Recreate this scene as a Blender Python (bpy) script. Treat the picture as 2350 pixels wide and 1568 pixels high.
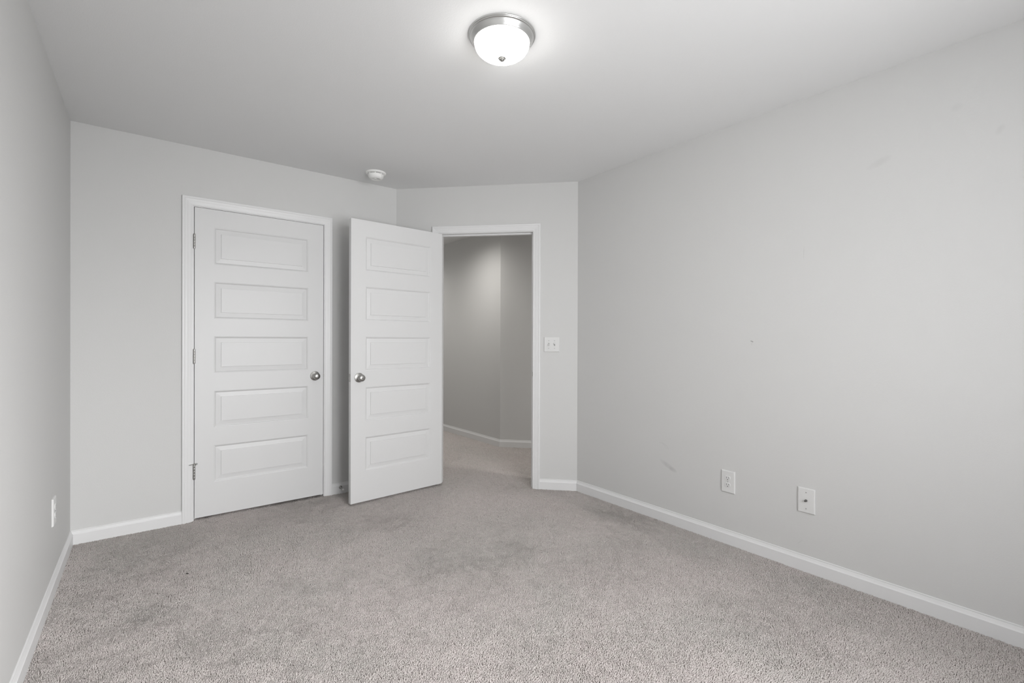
import bpy, bmesh, math, random
import numpy as np
from mathutils import Vector, Matrix
sc = bpy.context.scene
for o in list(bpy.data.objects):
    bpy.data.objects.remove(o)
COL = sc.collection
rnd = random.Random(7)

# ------------------------------------------------------------------ camera
IMG_W, IMG_H = 2350, 1568
F_PX, YAW, PITCH, ROLL, CAM_H = 1085.858, 0.6576, 0.0029, 0.0031, 1.1854
fw = Vector((math.sin(YAW)*math.cos(PITCH), math.cos(YAW)*math.cos(PITCH), -math.sin(PITCH)))
r0 = Vector((math.cos(YAW), -math.sin(YAW), 0)); u0 = r0.cross(fw)
cr, sr = math.cos(ROLL), math.sin(ROLL)
rt = r0*cr + u0*sr; up = -r0*sr + u0*cr
cd = bpy.data.cameras.new('camera'); cam = bpy.data.objects.new('camera', cd); COL.objects.link(cam)
cd.sensor_fit = 'HORIZONTAL'; cd.sensor_width = 36.0; cd.lens = 36.0*F_PX/IMG_W
cd.clip_start = 0.02
cam.matrix_world = Matrix(((rt.x, up.x, -fw.x, 0), (rt.y, up.y, -fw.y, 0), (rt.z, up.z, -fw.z, CAM_H), (0, 0, 0, 1)))
sc.camera = cam

# ------------------------------------------------------------------ world, colour
sc.view_settings.view_transform = 'Standard'
try: sc.view_settings.look = 'None'
except Exception: pass
sc.view_settings.gamma = 1.0
sc.view_settings.use_curve_mapping = False
sc.view_settings.exposure = 0.0
w = bpy.data.worlds.new('world'); sc.world = w; w.use_nodes = True
w.node_tree.nodes['Background'].inputs[0].default_value = (0.82, 0.9, 1.0, 1)
w.node_tree.nodes['Background'].inputs[1].default_value = 1.0

# ------------------------------------------------------------------ layout (metres, plan view)
HC = 2.4384
C0 = Vector((-0.3472, 3.7052)); C1 = Vector((1.6446, 3.7082)); C2 = Vector((2.6934, 2.6410))
YF = -0.80                                   # window wall behind the camera
L0 = Vector((-0.3515, YF)); R0 = Vector((2.6960, YF))
H1 = Vector((3.1134, 4.2430)); HL = Vector((3.0780, 7.0)); HR = Vector((3.8150, 3.5304))
TW = 0.115
WX0, WX1, WZ0, WZ1 = 0.35, 1.85, 0.55, 2.08      # window opening in the front wall

def area_light(name, loc, rot, sx, sy, energy, color, spread=180):
    ld = bpy.data.lights.new(name, 'AREA'); ld.shape = 'RECTANGLE'; ld.size = sx; ld.size_y = sy
    ld.energy = energy; ld.color = color; ld.spread = math.radians(spread)
    o = bpy.data.objects.new(name, ld); COL.objects.link(o); o.location = loc; o.rotation_euler = rot
    return o
# daylight through the window, with added side fill
# even sky, high sky falling steeply, light bounced up off the ground, and three angled fill panels added to brighten the side walls and ceiling
for nm_, tilt_, yaw_, spread_, e_ in (('window_daylight', 0, 0, 180, 31), ('window_high_sky', 28, 0, 90, 18), ('window_ground_bounce', -20, 0, 100, 17),
                                      ('window_fill_left', 18, 36, 64, 18), ('window_fill_up_right', -18, -35, 90, 2), ('window_fill_right', 3, -50, 50, 1.5)):  # this row: fill panels added to lift left wall, ceiling and right wall
    area_light(nm_, ((WX0+WX1)/2, YF-0.16, (WZ0+WZ1)/2), (math.radians(90-tilt_), 0, math.radians(yaw_)), WX1-WX0, WZ1-WZ0, e_, (0.99, 0.99, 1.0), spread_)

# ------------------------------------------------------------------ helpers
def v3(a, z): return Vector((a[0], a[1], z))
def unit(a, b):
    d = (b-a).normalized(); return d, Vector((d.y, -d.x))
def obj(name, bm, mat, parent=None, kind=None, smooth=False, loc=None, rotz=None):
    me = bpy.data.meshes.new(name)
    bmesh.ops.recalc_face_normals(bm, faces=bm.faces)
    bm.to_mesh(me); bm.free(); me.materials.append(mat)
    o = bpy.data.objects.new(name, me); COL.objects.link(o)
    if smooth:
        for p in me.polygons: p.use_smooth = True
        try:
            me.set_sharp_from_angle(angle=math.radians(40))
        except Exception: pass
    if parent: o.parent = parent
    if kind: o['kind'] = kind
    if loc is not None: o.location = loc
    if rotz is not None: o.rotation_euler = (0, 0, rotz)
    return o
def empty(name, loc, rot=(0, 0, 0)):
    o = bpy.data.objects.new(name, None); COL.objects.link(o); o.location = loc; o.rotation_euler = rot
    o.empty_display_size = 0.05
    return o
def tag(o, label, cat, group=None):
    o['label'] = label; o['category'] = cat
    if group: o['group'] = group
    return o
def box(bm, x0, x1, y0, y1, z0, z1, M=None):
    vs = [Vector((x, y, z)) for x in (x0, x1) for y in (y0, y1) for z in (z0, z1)]
    if M: vs = [M @ q for q in vs]
    b = [bm.verts.new(q) for q in vs]
    fs = [(0, 1, 3, 2), (4, 6, 7, 5), (0, 4, 5, 1), (2, 3, 7, 6), (0, 2, 6, 4), (1, 5, 7, 3)]
    return [bm.faces.new([b[i] for i in f]) for f in fs]
def frame(A, d, n):
    """local x along d, local y along n (into the room), z up"""
    return Matrix(((d.x, n.x, 0, A.x), (d.y, n.y, 0, A.y), (0, 0, 1, 0), (0, 0, 0, 1)))
def lathe(bm, prof, M=None, seg=48, cap0=True, cap1=True):
    """profile of (r, h) revolved round local z"""
    rings = []
    for r, h in prof:
        if r < 1e-6:
            q = Vector((0, 0, h)); rings.append([bm.verts.new(M @ q if M else q)])
        else:
            ring = []
            for i in range(seg):
                a = 2*math.pi*i/seg; q = Vector((r*math.cos(a), r*math.sin(a), h))
                ring.append(bm.verts.new(M @ q if M else q))
            rings.append(ring)
    for a, b in zip(rings, rings[1:]):
        if len(a) == 1 and len(b) == 1: continue
        for i in range(seg):
            j = (i+1) % seg
            if len(a) == 1: bm.faces.new((a[0], b[i], b[j]))
            elif len(b) == 1: bm.faces.new((a[i], b[0], a[j]))
            else: bm.faces.new((a[i], b[i], b[j], a[j]))
    if cap0 and len(rings[0]) > 1: bm.faces.new(rings[0])
    if cap1 and len(rings[-1]) > 1: bm.faces.new(rings[-1])
def axisM(loc, direction):
    """matrix taking local z to the given direction"""
    z = Vector(direction).normalized(); t = Vector((0, 0, 1)) if abs(z.z) < .9 else Vector((1, 0, 0))
    x = t.cross(z).normalized(); y = z.cross(x)
    return Matrix(((x.x, y.x, z.x, loc[0]), (x.y, y.y, z.y, loc[1]), (x.z, y.z, z.z, loc[2]), (0, 0, 0, 1)))

# ------------------------------------------------------------------ materials
def newmat(name):
    m = bpy.data.materials.new(name); m.use_nodes = True
    nt = m.node_tree; return m, nt, nt.nodes['Principled BSDF']
def paint(name, col, rough=0.5, bump=0.0, scale=300, spec=0.5):
    m, nt, b = newmat(name)
    b.inputs['Base Color'].default_value = (*col, 1); b.inputs['Roughness'].default_value = rough
    b.inputs['Specular IOR Level'].default_value = spec
    if bump:
        tc = nt.nodes.new('ShaderNodeNewGeometry')
        n = nt.nodes.new('ShaderNodeTexNoise'); n.inputs['Scale'].default_value = scale; n.inputs['Detail'].default_value = 3
        bp = nt.nodes.new('ShaderNodeBump'); bp.inputs['Strength'].default_value = bump; bp.inputs['Distance'].default_value = 0.001
        nt.links.new(tc.outputs['Position'], n.inputs['Vector'])
        nt.links.new(n.outputs['Fac'], bp.inputs['Height']); nt.links.new(bp.outputs['Normal'], b.inputs['Normal'])
    return m
WALLC = (0.630, 0.629, 0.620)
M_wall = paint('wall_paint', WALLC, 0.62, 0.35, 260, 0.3)
M_ceil = paint('ceiling_paint', (0.795, 0.797, 0.794), 0.8, 0.35, 220, 0.2)
M_trim = paint('trim_white', (0.75, 0.75, 0.748), 0.38, 0.05, 90, 0.45)
M_door = paint('door_white', (0.695, 0.695, 0.692), 0.42, 0.10, 160, 0.45)
M_plate = paint('white_plastic', (0.71, 0.71, 0.70), 0.35, 0, 1, 0.5)
M_rubber = paint('white_rubber', (0.75, 0.75, 0.74), 0.6)
M_dark = paint('dark_slot', (0.03, 0.03, 0.03), 0.6)
M_grey = paint('screw_grey', (0.42, 0.42, 0.41), 0.5)
M_debris = paint('dark_splinter', (0.012, 0.008, 0.007), 0.6)
M_tint = paint('smoke_plastic', (0.88, 0.88, 0.86), 0.45)
def metal(name, col, rough):
    m, nt, b = newmat(name)
    b.inputs['Base Color'].default_value = (*col, 1); b.inputs['Metallic'].default_value = 1; b.inputs['Roughness'].default_value = rough
    n = nt.nodes.new('ShaderNodeTexNoise'); n.inputs['Scale'].default_value = 180; n.inputs['Detail'].default_value = 2
    mr = nt.nodes.new('ShaderNodeMapRange'); mr.inputs['To Min'].default_value = rough*0.85; mr.inputs['To Max'].default_value = rough*1.2
    nt.links.new(n.outputs['Fac'], mr.inputs['Value']); nt.links.new(mr.outputs['Result'], b.inputs['Roughness'])
    return m
M_nickel = metal('satin_nickel', (0.42, 0.415, 0.40), 0.36)
M_fix = metal('brushed_nickel', (0.62, 0.62, 0.61), 0.34)
M_steel = metal('dark_steel', (0.22, 0.22, 0.215), 0.25)
M_chrome = metal('bright_steel', (0.62, 0.62, 0.62), 0.16)

# glass shade of the lamp: lit from inside
m, nt, b = newmat('lit_opal_glass')
b.inputs['Base Color'].default_value = (0.85, 0.85, 0.84, 1); b.inputs['Roughness'].default_value = 0.25
b.inputs['Emission Color'].default_value = (1.0, 0.985, 0.955, 1); b.inputs['Emission Strength'].default_value = 15.0
gg = nt.nodes.new('ShaderNodeNewGeometry'); sx = nt.nodes.new('ShaderNodeSeparateXYZ'); nt.links.new(gg.outputs['Normal'], sx.inputs[0])
mr = nt.nodes.new('ShaderNodeMapRange'); mr.inputs['From Min'].default_value = -0.2; mr.inputs['From Max'].default_value = -1.0
mr.inputs['To Min'].default_value = 6.5; mr.inputs['To Max'].default_value = 46.0      # the bulbs sit over the bottom of the bowl
nt.links.new(sx.outputs['Z'], mr.inputs['Value']); nt.links.new(mr.outputs['Result'], b.inputs['Emission Strength'])
M_shade = m
m, nt, b = newmat('hall_lamp_lens')
b.inputs['Base Color'].default_value = (0.85, 0.85, 0.84, 1)
b.inputs['Emission Color'].default_value = (1.0, 0.93, 0.84, 1); b.inputs['Emission Strength'].default_value = 3.0
M_lens = m
# window pane
m, nt, b = newmat('window_glass')
out = nt.nodes['Material Output']; tr = nt.nodes.new('ShaderNodeBsdfTransparent'); gl = nt.nodes.new('ShaderNodeBsdfGlossy')
gl.inputs['Roughness'].default_value = 0.02; mx = nt.nodes.new('ShaderNodeMixShader'); mx.inputs[0].default_value = 0.06
nt.links.new(tr.outputs[0], mx.inputs[1]); nt.links.new(gl.outputs[0], mx.inputs[2]); nt.links.new(mx.outputs[0], out.inputs['Surface'])
M_glass = m

# right wall paint with its scuffs (world y along the wall, z up)
def math_node(nt, op, a, b_=None, c=None):
    n = nt.nodes.new('ShaderNodeMath'); n.operation = op
    for i, q in enumerate((a, b_, c)):
        if q is None: continue
        if isinstance(q, (int, float)): n.inputs[i].default_value = q
        else: nt.links.new(q, n.inputs[i])
    return n.outputs[0]
def stained(name, base, rough, spots, arcs=(), axis='Y', bump=0.35, scale=260, spec=0.3):
    m = paint(name, base, rough, bump, scale, spec)
    nt = m.node_tree; b = nt.nodes['Principled BSDF']
    g = nt.nodes.new('ShaderNodeNewGeometry'); s = nt.nodes.new('ShaderNodeSeparateXYZ')
    nt.links.new(g.outputs['Position'], s.inputs[0]); Y = s.outputs[axis]; Z = s.outputs['Z']
    total = None
    nz = nt.nodes.new('ShaderNodeTexNoise'); nz.inputs['Scale'].default_value = 45; nz.inputs['Detail'].default_value = 4
    nt.links.new(g.outputs['Position'], nz.inputs['Vector'])
    for (y, z, ry, rz, ang, amt) in spots:
        dy = math_node(nt, 'SUBTRACT', Y, y); dz = math_node(nt, 'SUBTRACT', Z, z)
        ca, sa = math.cos(ang), math.sin(ang)
        p = math_node(nt, 'ADD', math_node(nt, 'MULTIPLY', dy, ca/ry), math_node(nt, 'MULTIPLY', dz, sa/ry))
        q = math_node(nt, 'ADD', math_node(nt, 'MULTIPLY', dy, -sa/rz), math_node(nt, 'MULTIPLY', dz, ca/rz))
        d2 = math_node(nt, 'ADD', math_node(nt, 'MULTIPLY', p, p), math_node(nt, 'MULTIPLY', q, q))
        f = math_node(nt, 'MAXIMUM', math_node(nt, 'SUBTRACT', 1.0, d2), 0.0)
        f = math_node(nt, 'MULTIPLY', f, amt)
        if max(ry, rz) > 0.02:
            f = math_node(nt, 'MULTIPLY', f, math_node(nt, 'MULTIPLY_ADD', nz.outputs['Fac'], 1.2, 0.4))
        total = f if total is None else math_node(nt, 'ADD', total, f)
    for (y, z, R, a0, a1, wd, amt) in arcs:
        dy = math_node(nt, 'SUBTRACT', Y, y); dz = math_node(nt, 'SUBTRACT', Z, z)
        rr = math_node(nt, 'SQRT', math_node(nt, 'ADD', math_node(nt, 'MULTIPLY', dy, dy), math_node(nt, 'MULTIPLY', dz, dz)))
        f = math_node(nt, 'SUBTRACT', 1.0, math_node(nt, 'MULTIPLY', math_node(nt, 'ABSOLUTE', math_node(nt, 'SUBTRACT', rr, R)), 1/wd))
        f = math_node(nt, 'MAXIMUM', f, 0.0)
        an = math_node(nt, 'ARCTAN2', dz, dy)
        w1 = math_node(nt, 'GREATER_THAN', an, a0); w2 = math_node(nt, 'LESS_THAN', an, a1)
        f = math_node(nt, 'MULTIPLY', math_node(nt, 'MULTIPLY', f, amt), math_node(nt, 'MULTIPLY', w1, w2))
        total = math_node(nt, 'ADD', total, f)
    mix = nt.nodes.new('ShaderNodeMix'); mix.data_type = 'RGBA'
    mix.inputs[6].default_value = (*base, 1); mix.inputs[7].default_value = (base[0]*.25, base[1]*.25, base[2]*.26, 1)
    nt.links.new(math_node(nt, 'MINIMUM', total, 0.9), mix.inputs[0]); nt.links.new(mix.outputs[2], b.inputs['Base Color'])
    return m
M_wall_r = stained('wall_paint_scuffed', WALLC, 0.62, [
    (1.818, 0.368, 0.075, 0.018, 0.42, 0.16), (1.785, 0.352, 0.035, 0.016, 0.3, 0.10),
    (1.018, 1.643, 0.0014, 0.040, 0.03, 0.22),
    (1.283, 1.183, 0.009, 0.0035, 0.35, 0.75), (1.276, 1.180, 0.0025, 0.0045, 0.2, 0.7),
    (1.283, 1.170, 0.006, 0.012, 0.0, 0.08),
    (0.701, 2.016, 0.055, 0.020, -0.35, 0.07), (0.436, 2.170, 0.022, 0.020, 0.0, 0.05), (0.307, 2.032, 0.014, 0.024, 0.5, 0.07),
    (1.803, 0.545, 0.003, 0.003, 0, 0.2), (1.03, 0.139, 0.024, 0.0013, -.8, 0.2)],
    [(1.868, 0.452, 0.058, 1.25, 2.75, 0.0022, 0.16), (1.886, 0.452, 0.060, 2.0, 2.75, 0.0015, 0.2)])
M_wall_l = stained('wall_paint_left', WALLC, 0.62, [
    (3.04, 0.452, 0.05, 0.0035, 0.55, 0.12), (2.21, 0.42, 0.0015, 0.16, 0.0, 0.10)])

# carpet
m, nt, b = newmat('carpet')
g = nt.nodes.new('ShaderNodeNewGeometry')
def noise(scale, detail=2, rough=.5, dist=0):
    n = nt.nodes.new('ShaderNodeTexNoise'); n.inputs['Scale'].default_value = scale; n.inputs['Detail'].default_value = detail
    n.inputs['Roughness'].default_value = rough; n.inputs['Distortion'].default_value = dist
    nt.links.new(g.outputs['Position'], n.inputs['Vector']); return n.outputs['Fac']
fine = noise(150, 2, .6, .6); mid = noise(38, 3, .6, .3); big = noise(1.6, 4, .6, .5); huge = noise(.6, 2)
def ramp(fac, stops):
    r = nt.nodes.new('ShaderNodeValToRGB'); cr_ = r.color_ramp
    while len(cr_.elements) < len(stops): cr_.elements.new(.5)
    for e, (p, c) in zip(cr_.elements, stops): e.position = p; e.color = (*c, 1)
    nt.links.new(fac, r.inputs[0]); return r.outputs['Color']
tuft = noise(230, 1, .5, 0); strand = noise(1100, 1)
c1 = ramp(tuft, [(0.30, (0.47, 0.434, 0.418)), (0.50, (0.565, 0.53, 0.514)), (0.70, (0.66, 0.625, 0.61))])
c2 = ramp(big, [(0.35, (0.93, 0.94, 0.93)), (0.5, (0.98, 0.975, 0.97)), (0.65, (1.0, 0.985, 0.985))])
c3 = ramp(mid, [(0.3, (0.93, 0.94, 0.92)), (0.6, (1.0, 0.985, 0.985))])
def mul(a, c):
    x = nt.nodes.new('ShaderNodeMix'); x.data_type = 'RGBA'; x.blend_type = 'MULTIPLY'; x.inputs[0].default_value = 1
    nt.links.new(a, x.inputs[6]); nt.links.new(c, x.inputs[7]); return x.outputs[2]
nt.links.new(mul(mul(c1, c2), c3), b.inputs['Base Color'])
b.inputs['Roughness'].default_value = 1.0; b.inputs['Specular IOR Level'].default_value = 0.05
M_carpet = m

# ------------------------------------------------------------------ room shell
def wall(name, A, B, mat=M_wall, openings=(), ext0=0.0, ext1=0.0, thick=TW, side=None):
    """A->B with the room on the right-hand side of the direction"""
    d, n = unit(A, B)
    if side: n = n*side
    Lh = (B-A).length; M = frame(A, d, n); bm = bmesh.new()
    xs = -ext0
    for (s0, s1, zb, zt) in sorted(openings):
        box(bm, xs, s0, -thick, 0, -.03, HC+.05, M)
        box(bm, s0, s1, -thick, 0, zt, HC+.05, M)
        if zb > 0: box(bm, s0, s1, -thick, 0, -.03, zb, M)
        xs = s1
    box(bm, xs, Lh+ext1, -thick, 0, -.03, HC+.05, M)
    return obj(name, bm, mat, kind='structure')

dB, nB = unit(C0, C1); dD, nD = unit(C1, C2); dR, nR = unit(C2, R0); dL, nL = unit(L0, C0)
bm = bmesh.new(); box(bm, -0.9, 4.6, YF-.3, 7.4, -0.12, -0.0085); floor = obj('floor', bm, M_carpet, kind='structure')
bm = bmesh.new(); box(bm, -0.9, 4.6, YF-.3, 7.4, HC, HC+.12); obj('ceiling', bm, M_ceil, kind='structure')

# cut pile: one small leaning tuft of yarn per stitch, combed this way and that in broad patches
def value_noise(x, y, cell, seed):
    rs = np.random.RandomState(seed); g = rs.rand(64, 64)
    u, v = x/cell+20, y/cell+20; i, j = np.floor(u).astype(int), np.floor(v).astype(int); fu, fv = u-i, v-j
    fu = fu*fu*(3-2*fu); fv = fv*fv*(3-2*fv)
    q = lambda a, c: g[a % 64, c % 64]
    return (q(i, j)*(1-fu)+q(i+1, j)*fu)*(1-fv)+(q(i, j+1)*(1-fu)+q(i+1, j+1)*fu)*fv
def pile():
    rs = np.random.RandomState(3); X, Y, S = [], [], []
    for (x0, x1, y0, y1, st) in ((-.35, 2.70, -.80, 1.60, .0046), (-.35, 2.70, 1.60, 2.55, .0043), (-.35, 2.70, 2.55, 3.71, .0052), (1.70, 3.82, 2.60, 3.71, .0062), (1.70, 3.82, 3.71, 6.8, .0080), (.15, 1.15, 3.7, 3.81, .0060)):
        nx, ny = int((x1-x0)/st), int((y1-y0)/st)
        gx, gy = np.meshgrid(x0+(np.arange(nx)+.5)*st, y0+(np.arange(ny)+.5)*st)
        gx = gx.ravel()+rs.uniform(-.48, .48, gx.size)*st; gy = gy.ravel()+rs.uniform(-.48, .48, gy.size)*st
        if x0 > 1 and y0 < 3: k = (gx+gy > 5.40); gx, gy = gx[k], gy[k]
        if x0 < 0: k = (gx+gy < 5.40); gx, gy = gx[k], gy[k]
        X.append(gx); Y.append(gy); S.append(np.full(gx.size, st))
    X, Y, S = map(np.concatenate, (X, Y, S)); N = X.size
    n1, n2 = value_noise(X, Y, .42, 1)+.5*value_noise(X, Y, .17, 2), value_noise(X, Y, .42, 3)+.5*value_noise(X, Y, .17, 4)
    n3, n4 = value_noise(X, Y, .035, 5), value_noise(X, Y, .035, 6)
    lx = ((n1-.75)*.95+(n3-.5)*.9+rs.normal(0, .24, N)); ly = ((n2-.75)*.95+(n4-.5)*.9+rs.normal(0, .28, N))
    Hh = (.0085+.0022*value_noise(X, Y, .02, 8)-.0011+.0010*value_noise(X, Y, .3, 9))*rs.uniform(.86, 1.08, N)
    R = S*rs.uniform(.66, .86, N); ph = rs.uniform(0, 6.28, N)
    V = np.empty((N, 7, 3)); zb = -.0088
    for k in range(3):
        a = ph+k*2.0944
        V[:, k] = np.stack([X+R*np.cos(a)*.8, Y+R*np.sin(a)*.8, np.full(N, zb)], 1)
        V[:, 3+k] = np.stack([X+lx*.0028+R*np.cos(a)*.85, Y+ly*.0028+R*np.sin(a)*.85, zb+Hh*.62], 1)
    V[:, 6] = np.stack([X+lx*.0058, Y+ly*.0058, zb+Hh], 1)
    F = np.array([(0, 1, 4), (0, 4, 3), (1, 2, 5), (1, 5, 4), (2, 0, 3), (2, 3, 5), (3, 4, 6), (4, 5, 6), (5, 3, 6)])
    idx = (np.arange(N)[:, None, None]*7+F[None]).astype(np.int32).ravel(); nf = N*9
    me = bpy.data.meshes.new('carpet_pile'); me.vertices.add(N*7); me.vertices.foreach_set('co', V.astype(np.float32).ravel())
    me.loops.add(nf*3); me.loops.foreach_set('vertex_index', idx)
    me.polygons.add(nf); me.polygons.foreach_set('loop_start', np.arange(0, nf*3, 3, dtype=np.int32))
    try: me.polygons.foreach_set('loop_total', np.full(nf, 3, np.int32))
    except Exception: pass
    me.polygons.foreach_set('use_smooth', np.ones(nf, bool))
    me.update(calc_edges=True); me.materials.append(M_carpet)
    o = bpy.data.objects.new('carpet_pile', me); COL.objects.link(o); o.parent = floor; o['kind'] = 'stuff'
pile()

# door openings, measured along their walls
cB0, cB1, cBt = 0.5270, 1.4686, 2.1114       # closet casing outer edges and top
cD0, cD1, cDt = 0.3114, 1.2009, 2.1150       # entry casing outer edges and top
CW, RV, JT = 0.057, 0.0045, 0.018
def jamb_rect(c0, c1, ct): return c0+CW+RV, c1-CW-RV, ct-CW-RV
jB = (cB0+CW+RV+.0025, cB1-CW+.0015-RV, cBt-CW-RV); jD = jamb_rect(cD0, cD1, cDt)
wall('wall_left', L0, C0, M_wall_l, ext0=.0, ext1=TW)
wall('wall_back', C0, C1, openings=[(jB[0]-JT, jB[1]+JT, 0, jB[2]+JT)], ext1=0.05)
wall('wall_diagonal', C1, C2, openings=[(jD[0]-JT, jD[1]+JT, 0, jD[2]+JT)], ext0=.048, ext1=.048)
wall('wall_right', C2, R0, M_wall_r, ext0=.0, ext1=TW)
FX0 = L0.x
wall('wall_front', R0, L0, openings=[(R0.x-WX1, R0.x-WX0, WZ0, WZ1)], ext0=0, ext1=TW)
# hall and closet beyond
dH1, nH1 = unit(HL, H1); dH2, nH2 = unit(H1, HR)
wall('wall_hall_far', HL, H1, ext1=0.0)
wall('wall_hall_diagonal', H1, HR, ext0=0.0, ext1=.1)
wall('wall_hall_right', HR, Vector((HR.x, 1.0)), ext0=.0, ext1=TW)
wall('wall_hall_front', Vector((HR.x, 1.0)), Vector((R0.x+TW, 1.0)))
wall('wall_hall_left', Vector((1.93, 3.76)), Vector((1.93, 7.0)), ext1=TW)
wall('wall_hall_end', Vector((1.93, 7.0)), HL, ext1=TW)
wall('wall_closet_back', Vector((C0.x, 4.45)), Vector((1.815, 4.45)))
wall('wall_closet_left', Vector((C0.x, C0.y+TW)), Vector((C0.x, 4.45)), ext1=TW)

# baseboards
BH = 0.0796
BPROF = [(0, -.012), (.0130, -.012), (.0130, .0562), (.0122, .0572), (.0116, .0576), (.0090, .0622), (.0062, .0690), (.0050, .0722), (.0038, .0730), (.0048, .0742), (.0046, .0782), (.0030, BH), (0, BH)]
def baseboard(name, A, B, ka=0, kb=0, s0=0, s1=None):
    d, n = unit(A, B); Lh = (B-A).length
    if s1 is None: s1 = Lh
    bm = bmesh.new(); ra = []; rb = []
    for t, z in BPROF:
        a = A + n*(t-0.0003) + d*(s0+t*ka); c = A + n*(t-0.0003) + d*(s1-t*kb)
        ra.append(bm.verts.new(v3(a, z))); rb.append(bm.verts.new(v3(c, z)))
    N = len(BPROF)
    for i in range(N):
        j = (i+1) % N; bm.faces.new((ra[i], ra[j], rb[j], rb[i]))
    bm.faces.new(ra); bm.faces.new(rb)
    return bm
def base_obj(name, *a, **k): return obj(name, baseboard(name, *a, **k), M_trim, kind='structure')
base_obj('baseboard_left', L0, C0, 1, 1)
base_obj('baseboard_back', C0, C1, 1, 0, 0, cB0)
base_obj('baseboard_back', C0, C1, 0, .414, cB1, (C1-C0).length)
base_obj('baseboard_diagonal', C1, C2, .414, 0, 0, cD0)
base_obj('baseboard_diagonal', C1, C2, 0, .414, cD1, (C2-C1).length)
base_obj('baseboard_right', C2, R0, .414, 1)
base_obj('baseboard_front', R0, L0, 1, 1)
base_obj('baseboard_hall_far', HL, H1, 1, -.414)
base_obj('baseboard_hall_diagonal', H1, HR, -.414, .414)
base_obj('baseboard_hall_right', HR, Vector((HR.x, 1.0)), .414, 1)

# ------------------------------------------------------------------ door casings and jambs
CPROF = [(0, 0), (0, .0065), (.0015, .0080), (.0060, .0085), (.0090, .0078), (.0110, .0082), (.0250, .0112), (.0265, .0108), (.0285, .0116),
         (.0400, .0134), (.0415, .0130), (.0440, .0148), (.0470, .0158), (.0540, .0160), (.0565, .0152), (.0570, .0135), (.0570, 0)]
def casing(parent_name, M, c0, c1, ct, jr, back=False):
    i0, i1, it = c0+CW, c1-CW, ct-CW
    bm = bmesh.new(); rows = []
    for wd, t in CPROF:
        pts = [(i0-wd, -.012), (i0-wd, it+wd), (i1+wd, it+wd), (i1+wd, -.012)]
        rows.append([bm.verts.new(M @ Vector((x, t-0.0004, z))) for x, z in pts])
    for a, b2 in zip(rows, rows[1:]+rows[:1]):
        for k in range(3): bm.faces.new((a[k], a[k+1], b2[k+1], b2[k]))
    bm.faces.new([r[0] for r in rows]); bm.faces.new([r[3] for r in rows])
    tr = obj(parent_name, bm, M_trim, kind='structure')
    # jamb lining and stop
    j0, j1, jt = jr
    bm = bmesh.new(); y0, y1 = -TW-.001, 0.0005
    box(bm, j0-JT+.001, j0, y0, y1, -.012, jt, M); box(bm, j1, j1+JT-.001, y0, y1, -.012, jt, M)
    box(bm, j0-JT+.001, j1+JT-.001, y0, y1, jt, jt+JT-.001, M)
    obj('jamb', bm, M_trim, tr)
    bm = bmesh.new(); sy0, sy1, st = -.038-.032, -.0385, .011
    box(bm, j0-.001, j0+st, sy0, sy1, -.012, jt-st, M); box(bm, j1-st, j1+.001, sy0, sy1, -.012, jt-st, M)
    box(bm, j0-.001, j1+.001, sy0, sy1, jt-st, jt+.001, M)
    obj('stop_moulding', bm, M_trim, tr)
    if back:
        bm = bmesh.new(); rows = []
        for wd, t in CPROF:
            pts = [(i0-wd, -.012), (i0-wd, it+wd), (i1+wd, it+wd), (i1+wd, -.012)]
            rows.append([bm.verts.new(M @ Vector((x, -TW-t, z))) for x, z in pts])
        for a, b2 in zip(rows, rows[1:]+rows[:1]):
            for k in range(3): bm.faces.new((a[k], a[k+1], b2[k+1], b2[k]))
        obj('hall_casing', bm, M_trim, tr)
    return tr
MB = frame(C0, dB, nB); MD = frame(C1, dD, nD)
trB = casing('trim_1', MB, cB0, cB1, cBt, jB)
trD = casing('trim_2', MD, cD0, cD1, cDt, jD, back=True)
# strike plates
bm = bmesh.new(); box(bm, jB[1]-.0012, jB[1]+.0030, -.020, .0020, .903, .923, MB)
obj('strike_plate', bm, M_nickel, trB)
bm = bmesh.new(); box(bm, jD[1]-.0016, jD[1]+.001, -.034, -.001, .886, .943, MD); box(bm, jD[1]-.0016, jD[1]+.004, -.001, .0016, .898, .930, MD)
sp = obj('strike_plate', bm, M_nickel, trD)
bm = bmesh.new(); box(bm, jD[1]-.0022, jD[1]-.0014, -.026, -.010, .903, .927, MD); obj('strike_hole', bm, M_dark, sp)

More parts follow.
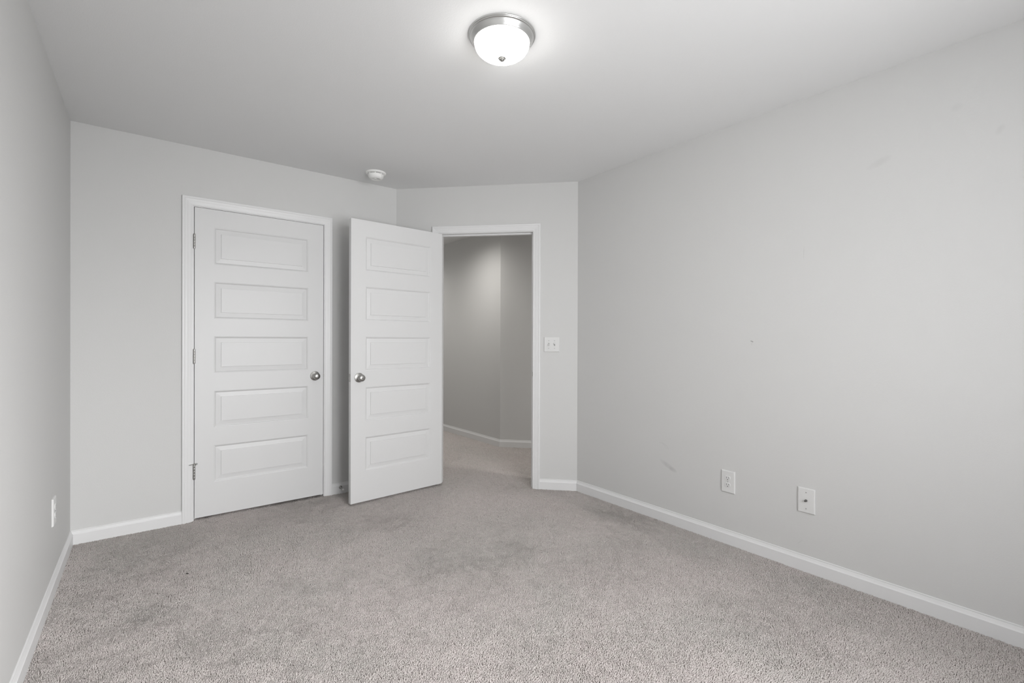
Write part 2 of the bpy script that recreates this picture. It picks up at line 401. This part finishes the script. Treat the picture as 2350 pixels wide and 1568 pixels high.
# ------------------------------------------------------------------ doors
PX = 0.1085
PTOP = [1.929-.014, 1.568-.014, 1.2045-.014, .8405-.014, .4780-.014]; PH = .2445
MOULD = [(0, 0), (.0016, -.0016), (.005, -.0022), (.0075, -.0052), (.0105, -.0080), (.0130, -.0088), (.0408, -.0060), (.0416, -.0012), (.0440, -.0010)]
def leaf_mesh(wd, ht):
    bm = bmesh.new(); T = .035
    xs = [0, PX, wd-PX, wd]; zs = sorted([0, ht]+[t for t in PTOP]+[t-PH for t in PTOP])
    for yf, sgn in ((0, -1), (T, 1)):
        g = [[bm.verts.new((x, yf, z)) for z in zs] for x in xs]
        for i in range(3):
            for j in range(len(zs)-1):
                panel = (i == 1 and j % 2 == 1)
                q = (g[i][j], g[i+1][j], g[i+1][j+1], g[i][j+1])
                if not panel: bm.faces.new(q); continue
                x0, x1, z0, z1 = xs[1], xs[2], zs[j], zs[j+1]; prev = list(q)
                for off, dep in MOULD[1:]:
                    y = yf + sgn*dep
                    cur = [bm.verts.new((x0+off, y, z0+off)), bm.verts.new((x1-off, y, z0+off)), bm.verts.new((x1-off, y, z1-off)), bm.verts.new((x0+off, y, z1-off))]
                    for k in range(4): bm.faces.new((prev[k], prev[(k+1) % 4], cur[(k+1) % 4], cur[k]))
                    prev = cur
                bm.faces.new(prev)
    box_sides = [((0, 0), (0, T)), ((wd, 0), (wd, T))]
    def quad(*p): bm.faces.new([bm.verts.new(q) for q in p])
    quad((0, 0, 0), (0, T, 0), (0, T, ht), (0, 0, ht)); quad((wd, 0, 0), (wd, T, 0), (wd, T, ht), (wd, 0, ht))
    quad((0, 0, 0), (wd, 0, 0), (wd, T, 0), (0, T, 0)); quad((0, 0, ht), (wd, 0, ht), (wd, T, ht), (0, T, ht))
    bmesh.ops.remove_doubles(bm, verts=bm.verts, dist=1e-5)
    return bm
ROSE = [(0, 0), (.0345, 0), (.0345, .003), (.0335, .0055), (.030, .0070), (.022, .0095), (.0155, .0125), (.0150, .014), (0, .014)]
KNOB = [(0, .012), (.0105, .012), (.0100, .026), (.0120, .030), (.0185, .033), (.0235, .0385), (.0255, .045), (.0250, .0515), (.0225, .0575), (.0180, .0620), (.0110, .0648), (0, .0656)]
KNOBP = KNOB[:-3] + [(.0185, .0615), (.0120, .0638), (.0048, .0644), (.0045, .0640), (0, .0640)]
def knob(parent, x, y, z, sgn, button=False):
    o = empty('doorknob', (x, y, z)); o.parent = parent
    M = axisM((0, 0, 0), (0, sgn, 0))
    bm = bmesh.new(); lathe(bm, KNOBP if button else KNOB, M, 40); k = obj('knob', bm, M_nickel, o, smooth=True)
    bm = bmesh.new(); lathe(bm, ROSE, M, 48); obj('rosette', bm, M_nickel, o, smooth=True)
    if button:
        bm = bmesh.new(); lathe(bm, [(0, .0630), (.0032, .0630), (.0032, .0650), (0, .0650)], M, 16); obj('lock_button', bm, M_dark, o)
    else:
        pass
    return o
def hinge(parent, z, y=-.0055, x=-.0018):
    h = .0925; bm = bmesh.new()
    seg = h/5
    for i in range(5):
        a, b2 = z-h/2+i*seg+.0004, z-h/2+(i+1)*seg-.0004
        lathe(bm, [(0, a), (.0062, a), (.0064, a+.0006), (.0064, b2-.0006), (.0062, b2), (0, b2)], Matrix.Translation((x, y, 0)), 20)
    lathe(bm, [(0, z-h/2-.003), (.0045, z-h/2-.0025), (.0048, z-h/2-.0005), (.004, z-h/2)], Matrix.Translation((x, y, 0)), 16)
    lathe(bm, [(0.004, z+h/2), (.0052, z+h/2+.0005), (.0050, z+h/2+.003), (0, z+h/2+.0035)], Matrix.Translation((x, y, 0)), 16)
    box(bm, x-.0012, x+.0016, y, .030, z-h/2, z+h/2)
    return obj('hinge', bm, M_nickel, parent, smooth=True)
def door(name, wd, ht, origin, ang, z0, privacy):
    o = obj(name, leaf_mesh(wd, ht), M_door, kind='structure', loc=v3(origin, z0), rotz=ang)
    kz = .913-z0
    knob(o, wd-.0600, 0, kz, -1, False); knob(o, wd-.0600, .035, kz, 1, privacy)
    hs = [hinge(o, z-z0) for z in (1.8230, 1.0730, .3180)]
    bm = bmesh.new(); box(bm, wd-.0005, wd+.0012, .005, .030, kz-.0285, kz+.0285)
    lp = obj('latch_plate', bm, M_nickel, o)
    if privacy:
        bm = bmesh.new()
        vs = [(wd+.001, .0105, kz-.0085), (wd+.001, .0245, kz-.0085), (wd+.001, .0245, kz+.0085), (wd+.001, .0105, kz+.0085)]
        a = [bm.verts.new(q) for q in vs]; c = [bm.verts.new((wd+.011, .0225, z)) for z in (kz-.0085, kz+.0085)] 
        c2 = [bm.verts.new((wd+.011, .0245, z)) for z in (kz-.0085, kz+.0085)]
        bm.faces.new(a); bm.faces.new((a[0], c[0], c[1], a[3])); bm.faces.new((c[0], c2[0], c2[1], c[1])); bm.faces.new((c2[0], a[1], a[2], c2[1]))
        bm.faces.new((a[0], a[1], c2[0], c[0])); bm.faces.new((a[3], c[1], c2[1], a[2]))
        obj('latch_bolt', bm, M_chrome, lp)
        for s in (-1, 1):
            bm = bmesh.new(); lathe(bm, [(0, 0), (.0035, 0), (.003, .0008), (0, .001)], axisM((wd+.0012, .0175, kz+s*.022), (1, 0, 0)), 12); obj('screw', bm, M_grey, lp)
    return o, hs
angB = math.atan2(dB.y, dB.x)
dx0, dx1 = jB[0]+.0035, jB[1]-.0030
d1, hs1 = door('door_1', dx1-dx0, 2.0335, C0+dB*dx0+nB*-.0005, angB, .0140, False)
OA = 0.0667; od = Vector((-math.cos(OA), -math.sin(OA))); on = Vector((math.sin(OA), -math.cos(OA)))
oo = Vector((1.9047, 3.4021)) - on*.035
d2, hs2 = door('door_2', .7605, 2.0334, oo, math.atan2(od.y, od.x), .0152, True)
# hinge-pin stop on the closet door's lowest hinge
X, Y, Z = -.0018, -.0055, .3180-.014+.0925/2+.006
bm = bmesh.new()
lathe(bm, [(0, -.003), (.0085, -.003), (.0085, .003), (0, .003)], Matrix.Translation((X, Y, Z)), 20)
box(bm, -.0035, .0035, 0, .030, -.0018, .0018, Matrix.Translation((X, Y, Z)) @ Matrix.Rotation(math.radians(115), 4, 'Z'))
box(bm, -.0045, .0045, 0, .016, -.0018, .0018, Matrix.Translation((X, Y, Z)) @ Matrix.Rotation(math.radians(-125), 4, 'Z'))
obj('stop_arm', bm, M_nickel, d1)
bm = bmesh.new()
lathe(bm, [(0, 0), (.0022, 0), (.0022, .018), (.0060, .018), (.0068, .020), (.0060, .025), (0, .026)],
      axisM((X-.027, Y-.012, Z), (-.25, .97, 0)), 18)
obj('stop_bumper', bm, M_rubber, d1)
bm = bmesh.new(); lathe(bm, [(0, 0), (.0062, 0), (.0070, .002), (.0062, .005), (0, .005)], axisM((X+.012, Y-.006, Z), (0, 1, 0)), 18)
obj('stop_pad', bm, M_grey, d1)

# ------------------------------------------------------------------ baseboard door stop
t = tag(empty('door_stop', v3(C0+dB*1.5326+nB*.0118, .046)), 'small metal rod door stop with white tip on baseboard between the two doors', 'door stop')
t.rotation_euler = (0, 0, angB)
ax = axisM((0, 0, 0), (-.02, -1, -.03))
bm = bmesh.new(); lathe(bm, [(0, 0), (.0125, 0), (.0120, .003), (.0085, .007), (.0050, .010), (0, .010)], ax, 24); obj('flange', bm, M_nickel, t, smooth=True)
bm = bmesh.new(); lathe(bm, [(0, .008), (.0042, .008), (.0036, .020), (.0034, .055), (.0048, .060), (.0048, .064), (0, .064)], ax, 20); obj('shaft', bm, M_nickel, t, smooth=True)
bm = bmesh.new(); lathe(bm, [(0, .062), (.0066, .062), (.0072, .066), (.0068, .074), (.0050, .077), (0, .078)], ax, 20); obj('rubber_tip', bm, M_rubber, t, smooth=True)['label'] = 'white rubber tip'

# ------------------------------------------------------------------ wall plates
def plate_mesh(wd, ht, th=.0075, bev=.0042):
    bm = bmesh.new()
    def ring(a, b2, y): return [bm.verts.new((x, y, z)) for x, z in ((-a, -b2), (a, -b2), (a, b2), (-a, b2))]
    rs = [ring(wd/2, ht/2, 0), ring(wd/2, ht/2, th*.35), ring(wd/2-bev*.35, ht/2-bev*.35, th*.8), ring(wd/2-bev, ht/2-bev, th)]
    bm.faces.new(rs[0])
    for a, b2 in zip(rs, rs[1:]):
        for k in range(4): bm.faces.new((a[k], a[(k+1) % 4], b2[(k+1) % 4], b2[k]))
    bm.faces.new(rs[-1]); return bm
def plate_root(name, P, n, z):
    """local x to the right as seen facing the wall, local y out of the wall"""
    ang = math.atan2(n.y, n.x) - math.pi/2
    return empty(name, v3(P+n*.0002, z), (0, 0, ang))
def screw(parent, x, z, y):
    bm = bmesh.new(); M = axisM((x, y-.0008, z), (0, 1, 0))
    lathe(bm, [(0, 0), (.0029, 0), (.0027, .0010), (0, .0014)], M, 16)
    s = obj('screw', bm, M_grey, parent, smooth=True)
    bm = bmesh.new(); box(bm, -.0024, .0024, .0, .0009, -.0005, .0005, Matrix.Translation((x, y, z)) @ Matrix.Rotation(rnd.uniform(-1, 1), 4, 'Y')); obj('slot', bm, M_dark, s)
def outlet(name, P, n, z, label):
    r = tag(plate_root(name, P, n, z), label, 'outlet', 'duplex wall outlets')
    obj('cover_plate', plate_mesh(.081, .128), M_plate, r)
    for s in (1, -1):
        cz = s*.0195; bm = bmesh.new()
        # rounded receptacle face: circle flattened at top and bottom
        pts = []
        for i in range(40):
            a = 2*math.pi*i/40; x = .0172*math.cos(a); zz = max(-.0142, min(.0142, .0172*math.sin(a))); pts.append((x, zz))
        lo = [bm.verts.new((x, .006, zz+cz)) for x, zz in pts]; hi = [bm.verts.new((x*.97, .0094, zz*.97+cz)) for x, zz in pts]
        hi2 = [bm.verts.new((x*.93, .0100, zz*.93+cz)) for x, zz in pts]
        for A, B in ((lo, hi), (hi, hi2)):
            for i in range(40): j = (i+1) % 40; bm.faces.new((A[i], A[j], B[j], B[i]))
        bm.faces.new(hi2); bm.faces.new(lo)
        rc = obj('receptacle', bm, M_plate, r)
        bm = bmesh.new()
        box(bm, -.0072, -.0050, .0092, .01015, cz+.0005, cz+.0085); box(bm, .0052, .0072, .0092, .01015, cz-.0005, cz+.0085)
        lathe(bm, [(0, .0092), (.0026, .0092), (.0026, .01015), (0, .01015)], axisM((0, 0, cz-.0070), (0, 1, 0)), 16)
        obj('slots', bm, M_dark, rc)
    screw(r, 0, 0, .0079)
    return r
outlet('wall_outlet', C2+dR*(C2.y-1.413), nR, .3622, 'white duplex outlet low on the right wall beside the cable jack plate')
outlet('wall_outlet', L0+dL*(3.073-YF), nL, .3757, 'white duplex outlet low on the left wall, seen edge-on near the corner')
# coax jack
r = tag(plate_root('cable_jack_plate', C2+dR*(C2.y-.999), nR, .3633), 'white wall plate with a single cable jack, low on the right wall', 'wall plate')
obj('cover_plate', plate_mesh(.081, .128), M_plate, r)
screw(r, 0, .0415, .0079); screw(r, 0, -.0415, .0079)
bm = bmesh.new(); M = axisM((0, .0070, 0), (0, 1, 0))
lathe(bm, [(0, 0), (.0065, 0), (.0065, .0025), (.0050, .0025), (.0048, .0130), (.0044, .0138), (.0022, .0138), (.0020, .0110), (0, .0110)], M, 24)
obj('coax_connector', bm, M_steel, r, smooth=True)['label'] = 'threaded metal jack'
# double toggle switch
r = tag(plate_root('light_switch', C1+dD*1.2930, nD, 1.1520), 'white double toggle light switch on wall beside the open doorway', 'light switch')
obj('cover_plate', plate_mesh(.122, .120), M_plate, r)
for sx, upw in ((-1, 1), (1, -1)):
    x = sx*.023
    bm = bmesh.new(); box(bm, x-.0052, x+.0052, .0060, .0080, -.0122, .0122)
    bz = obj('toggle_slot', bm, M_grey, r)
    bm = bmesh.new(); M = Matrix.Translation((x, .0068, 0)) @ Matrix.Rotation(math.radians(28*upw), 4, 'X')
    box(bm, -.0042, .0042, 0, .0165, -.0050, .0050, M)
    bmesh.ops.bevel(bm, geom=list(bm.edges), offset=.0012, segments=2, affect='EDGES')
    obj('toggle', bm, M_plate, r)
    screw(r, x, .0300, .0079); screw(r, x, -.0300, .0079)

# ------------------------------------------------------------------ ceiling light
t = tag(empty('ceiling_light', (1.1566, 1.5713, HC)), 'round flush ceiling light with nickel rim and glowing white glass bowl', 'ceiling light')
rim = [(0, 0), (.1375, 0), (.1378, -.0035), (.1365, -.0055), (.1345, -.0062), (.1338, -.0080), (.1345, -.0095), (.1325, -.0112), (.1305, -.0118), (.1300, -.0135),
       (.1270, -.0180), (.1215, -.0250), (.1185, -.0290), (.1180, -.0305), (.1165, -.0318), (.1145, -.0320), (.1125, -.0300), (.1125, -.0200), (0, -.0200)]
bm = bmesh.new(); lathe(bm, [(r_, z) for r_, z in rim], None, 96); obj('rim', bm, M_fix, t, smooth=True)
bowl = [(.1120, -.0240), (.1130, -.0300), (.1128, -.0345)]
for i in range(1, 17):
    a = math.pi/2*i/16; bowl.append((.1128*math.cos(a)**.92 if i < 16 else 0, -.0345-.0590*math.sin(a)))
bm = bmesh.new(); lathe(bm, bowl, None, 72, cap0=False); obj('glass_bowl', bm, M_shade, t, smooth=True)['label'] = 'glowing white glass bowl'
bm = bmesh.new(); lathe(bm, [(0, -.088), (.0160, -.0920), (.0168, -.0942), (.0158, -.0958), (.0120, -.0968), (.0126, -.0990), (.0112, -.1012), (.0080, -.1024), (.0074, -.1040), (.0050, -.1056), (0, -.1062)], None, 40)
obj('finial', bm, M_nickel, t, smooth=True)

# ------------------------------------------------------------------ smoke detector
t = tag(empty('smoke_detector', (1.3614, 3.4425, HC)), 'round white smoke detector on the ceiling above the closet wall', 'smoke detector')
bm = bmesh.new(); lathe(bm, [(0, 0), (.0740, 0), (.0750, -.0030), (.0735, -.0075), (.0700, -.0100), (.0610, -.0120), (.0590, -.0125), (0, -.0125)], None, 64); obj('base', bm, M_tint, t, smooth=True)
bm = bmesh.new(); lathe(bm, [(0, -.0120), (.0560, -.0120), (.0560, -.0160), (0, -.0160)], None, 64); obj('vent_gap', bm, M_dark, t)['label'] = 'dark vent gap'
bm = bmesh.new(); lathe(bm, [(0, -.0155), (.0580, -.0155), (.0590, -.0185), (.0575, -.0260), (.0530, -.0360), (.0455, -.0440), (.0370, -.0485), (.0310, -.0490), (.0280, -.0470), (0, -.0468)], None, 64)
cv = obj('cover', bm, M_tint, t, smooth=True)
for k in range(8):
    a = 2*math.pi*k/8+.35; bm = bmesh.new()
    box(bm, .0555, .0600, -.0040, .0040, -.0160, -.0118, Matrix.Rotation(a, 4, 'Z')); obj('clip', bm, M_tint, t)
bm = bmesh.new(); lathe(bm, [(0, -.0460), (.0110, -.0460), (.0110, -.0500), (.0095, -.0510), (0, -.0510)], Matrix.Translation((-.008, -.012, 0)), 24); obj('test_button', bm, M_tint, t, smooth=True)
bm = bmesh.new(); lathe(bm, [(0, -.027), (.0020, -.0270), (.0020, -.0290), (0, -.029)], axisM((0, 0, 0), (0, 0, 1)) @ Matrix.Translation((.006, -.0555, 0)), 12); obj('indicator', bm, M_grey, t)

# ------------------------------------------------------------------ recessed lights in the hall (out of sight, light the hall walls; the last two are added fill)
def recessed(x, y, label, energy, size):
    t = tag(empty('recessed_or_fill_light', (x, y, HC)), label, 'ceiling light', 'recessed hall lights')
    bm = bmesh.new(); lathe(bm, [(.060, -.0005), (.088, -.0005), (.088, -.004), (.080, -.007), (.062, -.007), (.060, -.0005)], None, 48, False, False); obj('trim_ring', bm, M_plate, t, smooth=True)
    bm = bmesh.new(); lathe(bm, [(0, -.002), (.0600, -.002), (.0600, -.0035), (0, -.0035)], None, 40); obj('lens', bm, M_lens, t)
    ld = bpy.data.lights.new('hall_downlight_or_fill', 'SPOT'); ld.energy = energy; ld.color = (1.0, .97, .93); ld.spot_size = math.radians(size); ld.spot_blend = 1.0; ld.shadow_soft_size = .05
    lo = bpy.data.objects.new('hall_downlight_or_fill', ld); COL.objects.link(lo); lo.location = (x, y, HC-.03)
recessed(2.49, 4.36, 'white recessed ceiling light in the hall just beyond the open doorway', 38, 166)
recessed(2.50, 6.10, 'added fill light shaped as a white recessed ceiling light at the far end of the hall', 36, 165)  # fill added to brighten the far stretch of the hall wall
recessed(3.30, 1.60, 'added fill light shaped as a white recessed ceiling light in the hall behind the right wall', 80, 165)  # fill added for ambient light on the diagonal hall wall

# ------------------------------------------------------------------ window behind the camera
wf = empty('window_1', ((WX0+WX1)/2, YF, WZ0)); wf['kind'] = 'structure'
hw, wh = (WX1-WX0)/2, WZ1-WZ0
bm = bmesh.new()
for a in ((-hw, -hw+.05, 0, wh), (hw-.05, hw, 0, wh), (-hw, hw, 0, .05), (-hw, hw, wh-.05, wh), (-.035, .035, 0, wh)):
    box(bm, a[0], a[1], -.09, -.03, a[2], a[3])
for s in (-1, 1): box(bm, min(0, s*hw), max(0, s*hw), -.08, -.04, wh/2-.02, wh/2+.02)
obj('window_frame', bm, M_trim, wf)
for s in (-1, 1):
    bm = bmesh.new(); box(bm, min(s*.03, s*(hw-.04)), max(s*.03, s*(hw-.04)), -.062, -.058, .04, wh-.04); obj('pane', bm, M_glass, wf)
bm = bmesh.new(); box(bm, -hw-.04, hw+.04, -.03, .03, -.022, 0); obj('window_sill', bm, M_trim, wf)

# ------------------------------------------------------------------ dark splinter on the carpet
bm = bmesh.new()
lathe(bm, [(0, -.008), (.0014, -.0065), (.0022, -.001), (.0020, .004), (.0012, .0070), (0, .0085)], axisM((0, 0, .0022), (.75, -.66, .02)), 10)
o = obj('dark_debris', bm, M_debris, loc=(.1633, 2.8854, .0006)); tag(o, 'tiny dark splinter of debris lying on the carpet near the closet', 'debris')
